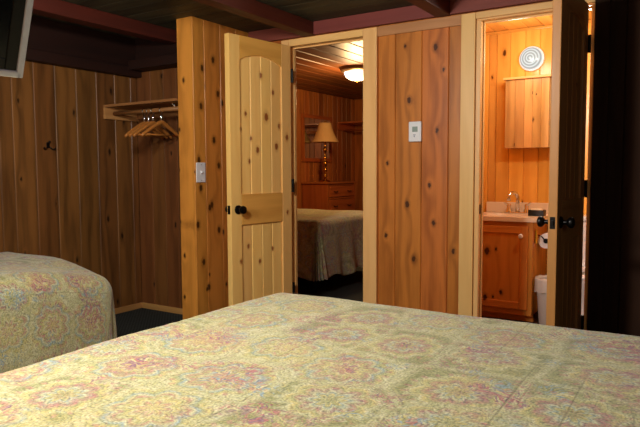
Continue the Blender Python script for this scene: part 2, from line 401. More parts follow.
# left wall: boards at the joints of the photograph
cl = cuts(YR, 2.31, .16) + [2.408, 2.57, 2.736, 2.912, 3.091, 3.263, 3.424, YA]
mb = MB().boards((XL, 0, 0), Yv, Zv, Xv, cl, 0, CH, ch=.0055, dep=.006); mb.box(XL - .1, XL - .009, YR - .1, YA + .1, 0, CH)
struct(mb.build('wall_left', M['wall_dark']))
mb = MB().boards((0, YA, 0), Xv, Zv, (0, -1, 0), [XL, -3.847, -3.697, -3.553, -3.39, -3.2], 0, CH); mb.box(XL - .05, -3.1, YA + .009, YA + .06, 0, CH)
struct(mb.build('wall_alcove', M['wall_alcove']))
# short wing wall that closes the alcove
WX0, WX1, WY = -3.216, -3.062, 3.17
mb = MB().boards((0, WY, 0), Xv, Zv, (0, -1, 0), [WX0, WX1], 0, CH, ch=.004, dep=.004)
mb.boards((WX1, 0, 0), Yv, Zv, Xv, [WY, 3.285, 3.455, 3.63, YP], 0, CH, ch=.004, dep=.006)
mb.box(WX0, WX1 - .008, WY + .006, YP, 0, CH)
struct(mb.build('wall_wing', M['wing']))
# partition with the two door openings
O1L, O1R, O2L, O2R = -2.672, -2.043, -1.215, -.579
WT = .08              # partition thickness
HD = 2.08
def wallbox(x0, x1, z0, z1, mb): mb.box(x0, x1, YP + .009, YP + WT - .009, z0, z1)
mb = MB()
mb.boards((0, YP, 0), Xv, Zv, (0, -1, 0), [-3.06, -2.9, -2.75, O1L - .018], 0, CH)
mb.boards((0, YP, 0), Xv, Zv, (0, -1, 0), [O1R + .018, -1.93, -1.801, -1.609, -1.423, -1.31, O2L - .03], 0, CH)
mb.boards((0, YP, 0), Xv, Zv, (0, -1, 0), [O1L - .018, O1R + .018], HD + .018, CH); mb.boards((0, YP, 0), Xv, Zv, (0, -1, 0), [O2L - .03, O2R + .018], HD + .018, CH)
wallbox(-3.06, O1L - .018, 0, CH, mb); wallbox(O1R + .018, O2L - .03, 0, CH, mb); wallbox(O1L - .018, O1R + .018, HD + .018, CH, mb); wallbox(O2L - .03, O2R + .018, HD + .018, CH, mb)
struct(mb.build('wall_middle', M['part']))
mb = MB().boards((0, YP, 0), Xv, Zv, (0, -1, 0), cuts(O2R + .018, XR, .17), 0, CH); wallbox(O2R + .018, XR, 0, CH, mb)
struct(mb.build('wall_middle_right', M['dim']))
mb = MB().boards((0, YR, 0), Xv, Zv, Yv, cuts(XL, XR, .17), 0, CH); mb.box(XL, XR, YR - .1, YR - .009, 0, CH)
struct(mb.build('wall_rear', M['wall_dark']))
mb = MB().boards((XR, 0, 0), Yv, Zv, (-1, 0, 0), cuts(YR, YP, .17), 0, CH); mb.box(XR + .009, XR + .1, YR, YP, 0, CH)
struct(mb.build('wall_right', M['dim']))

# beams, plates and blocking under the ceiling
def beam(x0, x1, y0, y1, z0, z1, along, mat=M['beam']):
    return struct(MB().box(x0, x1, y0, y1, z0, z1, along).build('ceiling_beam', mat, bevel=.006))
BZ = 2.135
beam(-3.57, -3.46, YR, YA, BZ, CH, 'y')
for x in (-2.54, -1.51, -.48, .55): beam(x, x + .10, YR, YP - .001, BZ, CH, 'y')
def trim(mb, n, mat, bevel=.003): return struct(mb.build('trim_%d' % n, mat, bevel=bevel))
segs_b = [(-3.045, -2.54), (-2.44, -1.51), (-1.41, -.48), (-.38, .55), (.65, XR)]
for i, (a, b) in enumerate(segs_b):
    trim(MB().box(a, b, YP - .035, YP - .001, BZ + .002, CH, 'x'), 20 + i, M['block'])
trim(MB().box(XL, XL + .07, YR, YA, 1.92, 2.0, 'y').box(XL, XL + .05, YR, YA, 2.0, CH, 'y'), 1, M['plate'], .006)
trim(MB().box(XL + .07, WX0, YA - .14, YA, 1.965, 2.04, 'x').box(XL + .05, WX0, YA - .05, YA, 2.03, CH, 'x'), 2, M['plate'], .006)

# casings: left, right, head for each opening, jambs lining the openings
TOP = 2.13
yf0, yf1 = YP - .018, YP
trim(MB().box(O1L - .07, O1L - .001, yf0, yf1, 0, TOP), 3, M['trim'])
trim(MB().box(O1R + .001, -1.935, yf0, yf1, 0, TOP), 4, M['trim'])
trim(MB().box(O1L, O1R, yf0, yf1, HD, TOP, 'x'), 5, M['trim'])
trim(MB().box(-1.338, -1.246, yf0, yf1, 0, TOP), 6, M['trim'])
trim(MB().box(-1.245, O2R + .02, yf0, yf1, HD + .01, TOP, 'x'), 7, M['trim'])
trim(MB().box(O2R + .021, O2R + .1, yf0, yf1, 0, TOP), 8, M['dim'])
trim(MB().box(-1.934, -1.339, yf0 + .004, yf1, 2.066, TOP, 'x'), 9, M['trimband'])
def jambs(n, a, b, th=.018):
    e = YP + WT; m = MB(); m.box(a - th, a, YP, e, 0, HD); m.box(b, b + .018, YP, e, 0, HD); m.box(a - th, b + .018, YP, e, HD, HD + .018, 'x')
    m.box(a, a + .008, YP + .043, YP + .066, 0, HD - .01); m.box(b - .008, b, YP + .043, YP + .066, 0, HD - .01); m.box(a, b, YP + .043, YP + .066, HD - .01, HD, 'x')
    return trim(m, n, M['trim'], .002)
jambs(10, O1L, O1R); jambs(11, O2L, O2R, .030)
# baseboards in the alcove
struct(MB().box(XL, XL + .014, 2.3, YA, 0, .047, 'y').build('baseboard_left', M['base'], bevel=.003))
struct(MB().box(XL + .014, WX0, YA - .014, YA, 0, .047, 'x').build('baseboard_alcove', M['base'], bevel=.003))

# ------------------------------------------------------------------ doors
def knob(parent, pos, axis, name='door_knob'):
    Mx = Matrix.Translation(pos) @ RotTo(axis)
    return MB().lathe([(.031, 0), (.031, .006), (.024, .011), (.011, .014), (.011, .03), (.017, .034), (.026, .042), (.029, .052), (.026, .062), (.015, .068), (0.0005, .069)], 24, Mx).build(name, M['black'], parent, local=True, sharp=.6)
def make_door(idx, hinge, ang, mat, railmat, W=.605, H=2.078, T=.045, mirror=False):
    """local frame: hinge on the z axis, leaf runs to -Y, the seen face looks to +X at x=0"""
    d = sthing('door_%d' % idx, hinge, ang)
    z0 = .012; sw = .098; y0, y1 = -W, -.003
    def P(m, n, mt=mat, b=.004, par=d): return m.build(n, mt, par, bevel=b, local=True)
    P(MB().box(-T, 0, y0, y0 + sw, z0, H), 'stile'); P(MB().box(-T, 0, y1 - sw, y1, z0, H), 'stile')
    # arched top rail
    poly = [(y0 + sw, H), (y0 + sw, H - .165)]
    for k in range(0, 17):
        u = k / 16; yy = y0 + sw + u * (W - .003 - 2 * sw); poly.append((yy, H - .165 + .05 * math.sin(PI * u) ** .8))
    poly += [(y1 - sw, H)]
    Mr = Matrix(((0, 0, 1, 0), (1, 0, 0, 0), (0, 1, 0, 0), (0, 0, 0, 1)))
    P(MB().prism(poly, -T, 0, Mr, lambda c: Vector((c.y, c.z, c.x))), 'top_rail', railmat)
    P(MB().box(-T, 0, y0 + sw, y1 - sw, .775, .99, 'y'), 'lock_rail', railmat)
    P(MB().box(-T, 0, y0 + sw, y1 - sw, z0, .22, 'y'), 'bottom_rail', railmat)
    for (a, b) in ((.985, H - .04), (.215, .78)):
        n = 4; wd = (W - .003 - 2 * sw) / n; cu = [y0 + sw + i * wd for i in range(n + 1)]
        m = MB(); m.boards((-.012, 0, 0), Yv, Zv, Xv, cu, a, b, ch=.007, dep=.006); m.boards((-T + .012, 0, 0), Yv, Zv, (-1, 0, 0), cu, a, b, ch=.007, dep=.006)
        m.box(-T + .019, -.019, y0 + sw - .01, y1 - sw + .01, a, b)
        P(m, 'panel', mat, 0)
    knob(d, (0, y0 + .062, .885), Xv); knob(d, (-T, y0 + .062, .885), (-1, 0, 0))
    MB().box(-T / 2 - .013, -T / 2 + .013, y0 - .0015, y0 + .002, .855, .915).build('latch_plate', M['black'], d, bevel=.001, local=True)
    MB().box(-T / 2 - .007, -T / 2 + .007, y0 - .010, y0 - .0015, .872, .898).build('latch_bolt', M['black'], d, bevel=.003, local=True)
    for z in (1.86, 1.04, .25):
        m = MB(); m.lathe([(.008, -.05), (.008, .05)], 12, Matrix.Translation((.006, .006, z)))
        m.box(-.03, 0.001, -.0035, .004, z - .048, z + .048)
        m.build('hinge', M['black'], d, local=True, sharp=.6)
    return d
d1 = make_door(1, (-2.645, 3.772, 0), math.radians(-8.5), M['door'], M['rail'])
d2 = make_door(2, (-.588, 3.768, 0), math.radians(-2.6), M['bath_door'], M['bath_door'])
# strike plate on the bathroom jamb
o = MB().box(O2L - .001, O2L + .0015, YP + .008, YP + .034, .87, .93).build('strike_plate', M['black'], bevel=.0005)
tag(o, 'small black strike plate on the left bathroom door jamb', 'strike plate')

# ------------------------------------------------------------------ wall fittings
def coat_hook():
    t = thing('coat_hook', (XL, 2.664, 1.33), 'small black double coat hook screwed to the left plank wall', 'hook')
    MB().box(XL - .004, XL + .006, 2.652, 2.676, 1.325, 1.365).build('hook_plate', M['black'], t, bevel=.003)
    for s in (-1, 1):
        pts = [(XL + .004, 2.664 + s * .004, 1.335), (XL + .012, 2.664 + s * .018, 1.322), (XL + .018, 2.664 + s * .034, 1.314), (XL + .026, 2.664 + s * .046, 1.324)]
        MB().tube(pts, [.005, .005, .0045, .007], 8).build('hook_arm', M['black'], t)
    MB().tube([(XL + .004, 2.664, 1.355), (XL + .016, 2.664, 1.362), (XL + .022, 2.664, 1.374)], [.006, .005, .008], 8).build('hook_arm', M['black'], t)
coat_hook()
def light_switch():
    t = thing('light_switch', (WX1, 3.227, 1.142), 'white light switch plate on the amber wing wall left of the open door', 'light switch')
    MB().box(WX1, WX1 + .007, 3.180, 3.272, 1.072, 1.214).build('cover_plate', M['whiteplas'], t, bevel=.003)
    MB().box(WX1 + .006, WX1 + .010, 3.219, 3.233, 1.128, 1.158).box(WX1 + .008, WX1 + .022, 3.222, 3.230, 1.138, 1.150).build('toggle', M['whiteplas'], t, bevel=.002)
    for z in (1.085, 1.2): MB().lathe([(.004, 0), (.003, .0015)], 10, Matrix.Translation((WX1 + .007, 3.226, z)) @ RotTo(Xv)).build('screw', M['chrome'], t)
light_switch()
def thermostat():
    c = (-1.648, YP, 1.408)
    t = thing('thermostat', c, 'white thermostat with small grey screen on the plank wall between the doors', 'thermostat')
    y = YP - .022
    MB().box(c[0] - .045, c[0] + .045, y, YP + .004, c[2] - .067, c[2] + .067).build('casing', M['whiteplas'], t, bevel=.006, segs=3)
    MB().box(c[0] - .018, c[0] + .02, y - .0015, y + .001, c[2] - .002, c[2] + .033).build('screen', M['lcd'], t)
    m = MB(); m.box(c[0] - .012, c[0] + .006, y - .001, y + .001, c[2] - .022, c[2] - .018)
    m.prism([(c[0] - .010, c[2] - .026), (c[0] + .004, c[2] - .026), (c[0] - .003, c[2] - .040)], -y - .001, -y + .001, Matrix(((1, 0, 0, 0), (0, 0, -1, 0), (0, 1, 0, 0), (0, 0, 0, 1))))
    m.build('button', M['greyink'], t)
thermostat()

# ------------------------------------------------------------------ closet alcove: shelf, rod, hangers
SZ = 1.655
def closet_shelf():
    t = thing('closet_shelf', (-3.6, 3.32, SZ), 'pine closet shelf spanning the alcove above the wooden hangers', 'shelf')
    MB().box(XL, WX0, 3.15, YA, SZ, SZ + .02, 'x').build('shelf_board', M['shelf'], t, bevel=.003)
    MB().box(XL, XL + .02, 3.15, YA, SZ - .09, SZ, 'y').build('shelf_cleat', M['base'], t, bevel=.003)
    MB().box(XL + .02, WX0, YA - .02, YA, SZ - .07, SZ, 'x').build('shelf_cleat', M['shelf'], t, bevel=.003)
    MB().tube([(-3.33, YA - .022, SZ - .13), (-3.33, 3.22, SZ - .004)], .006, 8).build('brace', M['chrome'], t)
closet_shelf()
RY, RZ = 3.24, 1.612
tag(MB().tube([(XL + .02, RY, RZ), (WX0, RY, RZ)], .016, 16, wcalong=True).build('closet_rod', M['shelf']), 'round wooden closet rod under the alcove shelf carrying the hangers', 'rod')
def make_hanger(name='clothes_hanger'):
    """local origin on the rod axis, arms along Y"""
    t = thing(name, (0, 0, 0), '', 'hanger', 'wooden hangers in the closet alcove')
    W = .205
    m = MB(); pts = []
    for k in range(25):
        u = -1 + 2 * k / 24; pts.append((0, u * W, -.088 - .105 * abs(u) ** 1.15 - .004 * (abs(u) > .95)))
    m.tube(pts, [(.009 + .009 * (1 - abs(-1 + 2 * k / 24)) ** .6) for k in range(25)], 10, wcalong=True)
    m.build('hanger_arms', M['hanger'], t, local=True)
    MB().tube([(0, -W * .84, -.183), (0, W * .84, -.183)], .0055, 8, wcalong=True).build('trouser_bar', M['hanger'], t, local=True)
    hp = [(0, 0, -.135), (0, 0, -.05)] + [(0, -.0 + .0215 * math.sin(a) , -.0 - .0215 * math.cos(a) + .0) for a in [PI * .0 + i * PI / 8 for i in range(0, 15)]]
    hp = [(0, 0, -.09), (0, 0, -.04)] + hp[2:]
    MB().tube(hp, .0042, 8).build('hook', M['chrome'], t, local=True)
    MB().lathe([(.010, -.088), (.010, -.035), (.006, -.03)], 12).build('ferrule', M['chrome'], t, local=True)
    return t
hs = [(-3.645, 6, 'wooden hanger at the left end of the row on the closet rod'), (-3.598, 6, 'wooden hanger second from the left on the closet rod'),
      (-3.55, 5, 'wooden hanger third from the left on the closet rod'), (-3.46, 4, 'wooden hanger on the closet rod nearest the wing wall, turned outward')]
h0 = make_hanger()
for i, (x, a, lb) in enumerate(hs):
    hgr = h0 if i == 0 else copy_tree(h0)
    hgr.location = (x, RY, RZ - .004); hgr.rotation_euler = (0, 0, math.radians(a)); hgr['label'] = lb

# ------------------------------------------------------------------ beds
def quilt_mesh(x0, x1, y0, y1, zt, drop, r=.09, flare=.10, hem=None, seed=0., sides='xXyY', wav=.018, puff=.006, nst=.035, droop=0.):
    mb = MB(); bm = mb.bm
    hx, hy = (x1 - x0) / 2, (y1 - y0) / 2; cx, cy = (x0 + x1) / 2, (y0 + y1) / 2
    ix, iy = hx - r, hy - r; D = drop - r + PI * r / 2
    def axis(i, lo, hi):
        a = []
        n = max(6, int(2 * i / nst)); ins = [-i + 2 * i * k / n for k in range(n + 1)]
        m = 26; ext = [D * k / m for k in range(1, m + 1)]
        if lo: a += [-i - e for e in reversed(ext)]
        a += ins
        if hi: a += [i + e for e in ext]
        return a
    us = axis(ix, 'x' in sides, 'X' in sides); vs = axis(iy, 'y' in sides, 'Y' in sides)
    grid = []
    for u in us:
        row = []
        for v in vs:
            a = max(0, abs(u) - ix); b = max(0, abs(v) - iy); su = 1 if u > 0 else -1; sv = 1 if v > 0 else -1
            rho = max(a, b)
            if rho > 0: q = math.hypot(a, b); dx, dy = su * a / q, sv * b / q
            else: dx = dy = 0
            bx, by = max(-ix, min(ix, u)), max(-iy, min(iy, v))
            if rho < PI * r / 2: out = r * math.sin(rho / r); dn = r * (1 - math.cos(rho / r)); k = 0
            else:
                e = rho - PI * r / 2; k = e / max(1e-6, D - PI * r / 2); out = r + e * math.sin(flare); dn = r + e * math.cos(flare)
                ex, ey = bx + dx * .12, by + dy * .12
                fo = noise.noise(Vector((ex * 5.5 + seed, ey * 5.5, 0))) * 1.5 + .6 * math.sin((ex * dy * dy + ey * dx * dx) * 21 + seed)
                out += wav * fo * k ** .8 * (1.0 + 1.5 * (2 * abs(dx * dy)))
                if hem: dn *= 1 - k * hem * (.5 + .5 * noise.noise(Vector((ex * 4 + 9, ey * 4 + seed, 3))))
            z = zt - dn
            z += puff * noise.noise(Vector((u * 3.1 + seed, v * 3.1, 1.))) * (1 if rho == 0 else max(0, 1 - k))
            if droop: z -= droop * max(0., 1 - math.hypot(ix - u, iy - v) / .42) ** 1.6 if rho == 0 else droop * max(0., 1 - math.hypot(ix - bx, iy - by) / .42) ** 1.6
            z += .0018 * noise.noise(Vector((u * 24 + seed, v * 24, 4.)))
            vt = mb.v((cx + bx + dx * out, cy + by + dy * out, z))
            uvq = (bx + dx * rho + seed, by + dy * rho + seed * .37)
            row.append((vt, uvq))
        grid.append(row)
    for i in range(len(us) - 1):
        for j in range(len(vs) - 1):
            q = [grid[i][j], grid[i + 1][j], grid[i + 1][j + 1], grid[i][j + 1]]
            fc = mb.f([w[0] for w in q], True)
            if fc:
                for lp, w in zip(fc.loops, q): lp[mb.uv].uv = w[1]
    return mb
def make_bed(loc, ext, zt, drop, label, seed, hem=None, r=.09, flare=.1, sides='xXyY', wav=.018, droop=0.):
    x0, x1, y0, y1 = ext
    t = thing('bed', loc, label, 'bed', 'beds under floral quilts')
    g = .11
    MB().box(x0 + g, x1 - g, y0 + g, y1 - g, .36, zt - .07).build('mattress', M['mattress'], t, bevel=.06, segs=4)
    MB().box(x0 + g, x1 - g, y0 + g, y1 - g, .16, .355).build('box_spring', M['darkfab'], t, bevel=.02)
    for px in (x0 + .16, x1 - .16):
        for py in (y0 + .16, y1 - .16):
            MB().box(px - .025, px + .025, py - .025, py + .025, 0, .165).build('leg', M['black'], t, bevel=.004)
    mq = quilt_mesh(x0, x1, y0, y1, zt, drop, r=r, flare=flare, hem=hem, seed=seed, sides=sides, wav=wav, droop=droop)
    q = mq.build('quilt', M['quilt'], t, recalc=True)
    so = q.modifiers.new('thick', 'SOLIDIFY'); so.thickness = .010; so.offset = -1
    return t
make_bed((-.8, 1.15, 0), (-1.625, -.02, .0, 2.20), .62, .50, 'large near bed with a floral quilt filling the bottom of the photo', 0., r=.07, flare=.03, wav=.01)
make_bed((-3.4, 1.2, 0), (-4.0, -2.88, .0, 2.36), .63, .50, 'smaller left bed against the plank wall, its floral quilt hanging to one side', 5.3, r=.13, flare=.0, sides='XyY', wav=.010, droop=.07)
make_bed((-3.9, 5.35, 0), (-4.89, -2.94, 4.60, 6.06), .70, .60, 'bed seen through the doorway in the far room, under a floral quilt', 11.7, hem=.22, r=.07, flare=.09, wav=.026)

# ------------------------------------------------------------------ television on a ceiling pole
def tv():
    t = thing('television', (TVX, TVY, 0), 'black flat television with silver edge hanging at the top left corner', 'television')
    Mt = Matrix.Translation(TVC) @ Matrix.Rotation(TVA, 4, 'Z') @ Matrix.Rotation(TVT, 4, 'Y')
    # local: screen looks to +X, width along Y, height along Z, lower right corner at origin
    W, H, T = .72, .44, .045
    def b(m, n, mt, be=.004):
        return m.build(n, mt, t, bevel=be)
    b(MB().box(-T, -.002, -W, 0, 0, H, M=Mt), 'housing', M['blackplas'], .01)
    m = MB(); w = .011
    m.box(-.02, .004, -w, .002, -.002, H + .002, M=Mt); m.box(-.02, .004, -W - .002, -W + w, -.002, H + .002, M=Mt); m.box(-.02, .004, -W, 0, -.002, w, 'y', M=Mt); m.box(-.02, .004, -W, 0, H - w, H + .002, 'y', M=Mt)
    b(m, 'bezel', M['silver'], .003)
    v = .032; m = MB()
    m.box(-.01, .0015, -v, -w, w, H - w, M=Mt); m.box(-.01, .0015, -W + w, -W + v, w, H - w, M=Mt); m.box(-.01, .0015, -W + v, -v, w, v, 'y', M=Mt); m.box(-.01, .0015, -W + v, -v, H - v, H - w, 'y', M=Mt)
    b(m, 'inner_bezel', M['blackplas'], .002)
    b(MB().box(-.006, -.001, -W + v, -v, v, H - v, M=Mt), 'screen', M['tvscreen'], 0)
    top = Mt @ Vector((-T - .03, -W / 2, H * .5))
    m = MB(); m.box(-T - .05, -T + .004, -W / 2 - .08, -W / 2 + .08, H * .3, H * .7, M=Mt); b(m, 'mount_plate', M['black'])
    m = MB(); m.tube([top, (top.x, top.y, CH - .012)], .018, 12); m.lathe([(.07, 0), (.07, .012)], 20, Matrix.Translation((top.x, top.y, CH - .012))); b(m, 'ceiling_pole', M['black'], 0)
TVC = Vector((-1.10, .681, 1.330)); TVX, TVY = -1.2, .35
TVA = math.radians(-10); TVT = math.radians(25)
tv()

# ------------------------------------------------------------------ bathroom
BX0, BX1, BY, BH = -1.68, .25, 5.10, 2.29
mb = MB().boards((0, BY, 0), Xv, Zv, (0, -1, 0), [BX0, -1.56, -1.495, -1.385, -1.265, -1.15, -1.045, -.9, -.75, -.6, -.42, -.25, -.1, BX1], 0, BH); mb.box(BX0 - .05, BX1 + .05, BY + .009, BY + .06, 0, BH); struct(mb.build('wall_bath_back', M['bathwall']))
mb = MB().boards((BX0, 0, 0), Yv, Zv, Xv, cuts(YP + WT, BY, .15), 0, BH); mb.box(BX0 - .05, BX0 - .009, YP + WT, BY, 0, BH); struct(mb.build('wall_bath_left', M['bathwall']))
mb = MB().boards((BX1, 0, 0), Yv, Zv, (-1, 0, 0), cuts(YP + WT, BY, .15), 0, BH); mb.box(BX1 + .009, BX1 + .05, YP + WT, BY, 0, BH); struct(mb.build('wall_bath_right', M['bathwall']))
mb = MB().boards((0, YP + WT, 0), Xv, Zv, Yv, cuts(O2R + .018, BX1, .15), 0, BH); mb.boards((0, YP + WT, 0), Xv, Zv, Yv, [BX0, -1.45, O2L - .018], 0, BH); mb.boards((0, YP + WT, 0), Xv, Zv, Yv, [O2L - .018, O2R + .018], HD + .018, BH); struct(mb.build('wall_bath_front', M['bathwall']))
mb = MB().boards((0, 0, BH), Xv, Yv, (0, 0, -1), cuts(BX0, BX1, .14), YP + WT, BY); mb.box(BX0, BX1, YP + WT, BY, BH + .009, BH + .05, 'y'); struct(mb.build('ceiling_bath', M['bathwall']))
trim(MB().box(BX0, BX1, BY - .012, BY, BH - .022, BH - .001, 'x'), 12, M['bathwall'])

def vanity():
    x0, x1, yf, zt = -1.555, -1.065, 4.60, .765
    t = thing('bathroom_vanity', (-1.31, 4.85, 0), 'red-brown pine bathroom vanity with cream sink top behind the doorway', 'vanity')
    m = MB(); m.box(x0, x0 + .018, yf + .02, BY, 0.06, zt); m.box(x1 - .018, x1, yf + .02, BY, .06, zt); m.box(x0, x1, BY - .02, BY - .005, .06, zt); m.box(x0 + .018, x1 - .018, yf + .02, BY - .02, .1, .118, 'x')
    m.box(x0, x1, yf + .06, yf + .075, 0.004, .1, 'x')
    m.build('carcass', M['vanity'], t, bevel=.002)
    m = MB(); m.box(x0, x0 + .045, yf, yf + .02, .06, zt); m.box(x1 - .045, x1, yf, yf + .02, .06, zt); m.box(x0 + .045, x1 - .045, yf, yf + .02, zt - .05, zt, 'x'); m.box(x0 + .045, x1 - .045, yf, yf + .02, .06, .12, 'x')
    m.build('face_frame', M['vanity'], t, bevel=.002)
    a, b, c, d = x0 + .03, x1 - .03, .105, zt - .035
    m = MB(); s = .055
    m.box(a, a + s, yf - .018, yf - .0005, c, d); m.box(b - s, b, yf - .018, yf - .0005, c, d); m.box(a + s, b - s, yf - .018, yf - .0005, d - s, d, 'x'); m.box(a + s, b - s, yf - .018, yf - .0005, c, c + s, 'x')
    m.box(a + s - .004, b - s + .004, yf - .009, yf - .001, c + s - .004, d - s + .004)
    dr = m.build('door', M['vanity'], t, bevel=.004)
    MB().lathe([(.006, 0), (.006, .012), (.016, .016), (.018, .022), (.013, .028), (.0005, .029)], 20, Matrix.Translation((-1.142, yf - .018, .66)) @ RotTo((0, -1, 0))).build('knob', M['porcelain'], dr, sharp=.7)
    m = MB(); cx, cy = -1.31, 4.83; rx, ry = .17, .125
    # countertop with an oval basin dished into it
    X0, X1, Y0, Y1, z0, z1 = x0 - .005, x1 + .045, yf - .025, BY - .001, zt, zt + .033
    N = 48; oval = []; rect = []
    for k in range(N):
        an = 2 * PI * k / N; ca, sa = math.cos(an), math.sin(an)
        oval.append(m.v((cx + rx * ca, cy + ry * sa, z1)))
        s1 = min(((X1 - cx) / ca if ca > 1e-6 else (X0 - cx) / ca if ca < -1e-6 else 9), ((Y1 - cy) / sa if sa > 1e-6 else (Y0 - cy) / sa if sa < -1e-6 else 9))
        rect.append((cx + ca * s1, cy + sa * s1))
    rt = [m.v((p[0], p[1], z1)) for p in rect]; rb = [m.v((p[0], p[1], z0)) for p in rect]
    rings = [oval]
    for (q, dz) in ((.96, .012), (.86, .05), (.62, .085), (.3, .1), (.05, .104)):
        rings.append([m.v((cx + rx * q * math.cos(2 * PI * k / N), cy + ry * q * math.sin(2 * PI * k / N), z1 - dz)) for k in range(N)])
    for k in range(N):
        k2 = (k + 1) % N
        m.f([oval[k], oval[k2], rt[k2], rt[k]]); m.f([rt[k], rt[k2], rb[k2], rb[k]])
        for i in range(len(rings) - 1): m.f([rings[i][k], rings[i + 1][k], rings[i + 1][k2], rings[i][k2]], True)
    m.f(rings[-1])
    m.build('sink_top', M['counter'], t, sharp=.6)
    MB().box(X0, X1, BY - .022, BY - .001, z1, z1 + .085, 'x').build('backsplash', M['counter'], t, bevel=.005)
    return z1
VZ = vanity()
def faucet():
    cx, cy = -1.275, 4.985
    t = thing('faucet', (cx, cy, VZ), 'chrome two-handled gooseneck faucet on the bathroom sink top', 'faucet')
    MB().box(cx - .085, cx + .085, cy - .022, cy + .022, VZ, VZ + .014).build('base_plate', M['chrome'], t, bevel=.006, segs=3)
    pts = [(cx, cy, VZ + .01), (cx, cy, VZ + .12)] + [(cx, cy - .045 + .045 * math.cos(a), VZ + .12 + .05 * math.sin(a)) for a in [PI * k / 10 for k in range(1, 10)]] + [(cx, cy - .09, VZ + .105)]
    pts = [(p[0] - (cy - p[1]) * .55, p[1], p[2]) for p in pts]
    MB().tube(pts, [.018] + [.0145] * (len(pts) - 2) + [.015], 14).build('spout', M['chrome'], t)
    for s in (-1, 1):
        m = MB(); m.lathe([(.026, 0), (.022, .02), (.016, .032), (.018, .055), (.013, .066), (.0005, .068)], 16, Matrix.Translation((cx + s * .07, cy, VZ + .012)))
        m.tube([(cx + s * .07, cy, VZ + .062), (cx + s * .105, cy - .02, VZ + .094)], [.010, .008], 10)
        m.build('handle', M['chrome'], t, sharp=.7)
faucet()
def soap_tray():
    cx, cy = -1.082, 4.80
    t = thing('soap_tray', (cx, cy, VZ), 'black tray with a cream wrapped soap at the right of the sink', 'tray')
    m = MB(); m.box(cx - .058, cx + .058, cy - .04, cy + .04, VZ, VZ + .006, 'x')
    for a in ((cx - .058, cx + .058, cy - .04, cy - .034), (cx - .058, cx + .058, cy + .034, cy + .04), (cx - .058, cx - .052, cy - .034, cy + .034), (cx + .052, cx + .058, cy - .034, cy + .034)): m.box(a[0], a[1], a[2], a[3], VZ + .006, VZ + .046, 'x')
    m.build('tray', M['blackplas'], t, bevel=.002)
    o = MB().box(cx - .043, cx + .04, cy - .028, cy + .028, VZ + .0065, VZ + .056, 'x').build('soap_bar', M['soap'], bevel=.01, segs=3)
    tag(o, 'cream soap bar lying in the black tray by the sink', 'soap')
soap_tray()
def bath_ceiling_light():
    t = thing('ceiling_light', (-.64, 4.2, BH), 'small white ceiling light glimpsed at the top of the bathroom hinge gap', 'ceiling light')
    Mx = Matrix.Translation((-.64, 4.2, BH)) @ RotTo((0, 0, -1))
    MB().lathe([(.09, 0), (.09, .015), (.082, .02)], 32, Mx).build('rim', M['whiteplas'], t, sharp=.7)
    MB().lathe([(.08, .018), (.075, .045), (.05, .068), (.02, .076), (.0005, .077)], 32, Mx, cap=False).build('glass_dome', M['dome2'], t)
bath_ceiling_light()
def medicine_cabinet():
    x0, x1, z0, z1, y = -1.385, -1.045, 1.325, 1.865, 4.97
    t = thing('medicine_cabinet', (-1.23, 5.03, 1.325), 'plank-faced wall cabinet under the round lamp above the bathroom sink', 'cabinet')
    MB().box(x0, -.96, y + .018, BY - .001, z0, z1).build('cabinet_body', M['cab'], t, bevel=.002)
    m = MB(); m.boards((0, y, 0), Xv, Zv, (0, -1, 0), [x0, -1.305, -1.235, -1.17, -1.105, x1], z0, z1, ch=.002, dep=.003); m.box(x0, x1, y + .004, y + .017, z0, z1)
    m.build('door', M['cab'], t)
    MB().box(x1 + .012, -.96, y + .006, y + .017, z0, z1).build('mirror_panel', M['mirror'], t)
    MB().box(x0 - .015, -.945, y - .02, BY - .001, z1 + .001, z1 + .02, 'x').build('top_board', M['cab'], t, bevel=.004)
medicine_cabinet()
def wall_lamp():
    c = Vector((-1.212, BY, 2.038))
    t = thing('wall_lamp', c, 'round ribbed glass wall lamp glowing white above the bathroom cabinet', 'lamp')
    Mx = Matrix.Translation(c) @ RotTo((0, -1, 0))
    MB().lathe([(.100, 0), (.100, .012), (.096, .022), (.09, .022)], 40, Mx).build('base_ring', M['whiteplas'], t, sharp=.6)
    MB().lathe([(.089, .02), (.089, .035), (.082, .05), (.066, .062), (.042, .07), (.02, .073), (.0005, .074)], 40, Mx, cap=False).build('glass_dome', M['rib'], t)
wall_lamp()
def toilet_roll():
    t = thing('toilet_roll', (-1.062, 4.80, .63), 'toilet paper roll on the right side of the bathroom vanity', 'toilet roll')
    Mx = Matrix.Translation((-1.0, 4.74, .615)) @ RotTo(Yv)
    MB().lathe([(.02, 0), (.056, 0), (.057, .05), (.056, .1), (.02, .1), (.02, 0)], 28, Mx, cap=False).build('paper', M['tissue'], t, sharp=.6)
    m = MB(); m.tube([(-1.064, 4.735, .66), (-1.03, 4.73, .65), (-1.0, 4.73, .615)], .005, 8); m.lathe([(.016, -.012), (.016, .0)], 16, Mx); m.lathe([(.018, 0), (.018, .11)], 16, Mx); m.build('holder', M['black'], t)
    MB().box(-1.058, -1.053, 4.66, 4.71, .60, .70).build('tag', M['yellow'], t, bevel=.001)
toilet_roll()
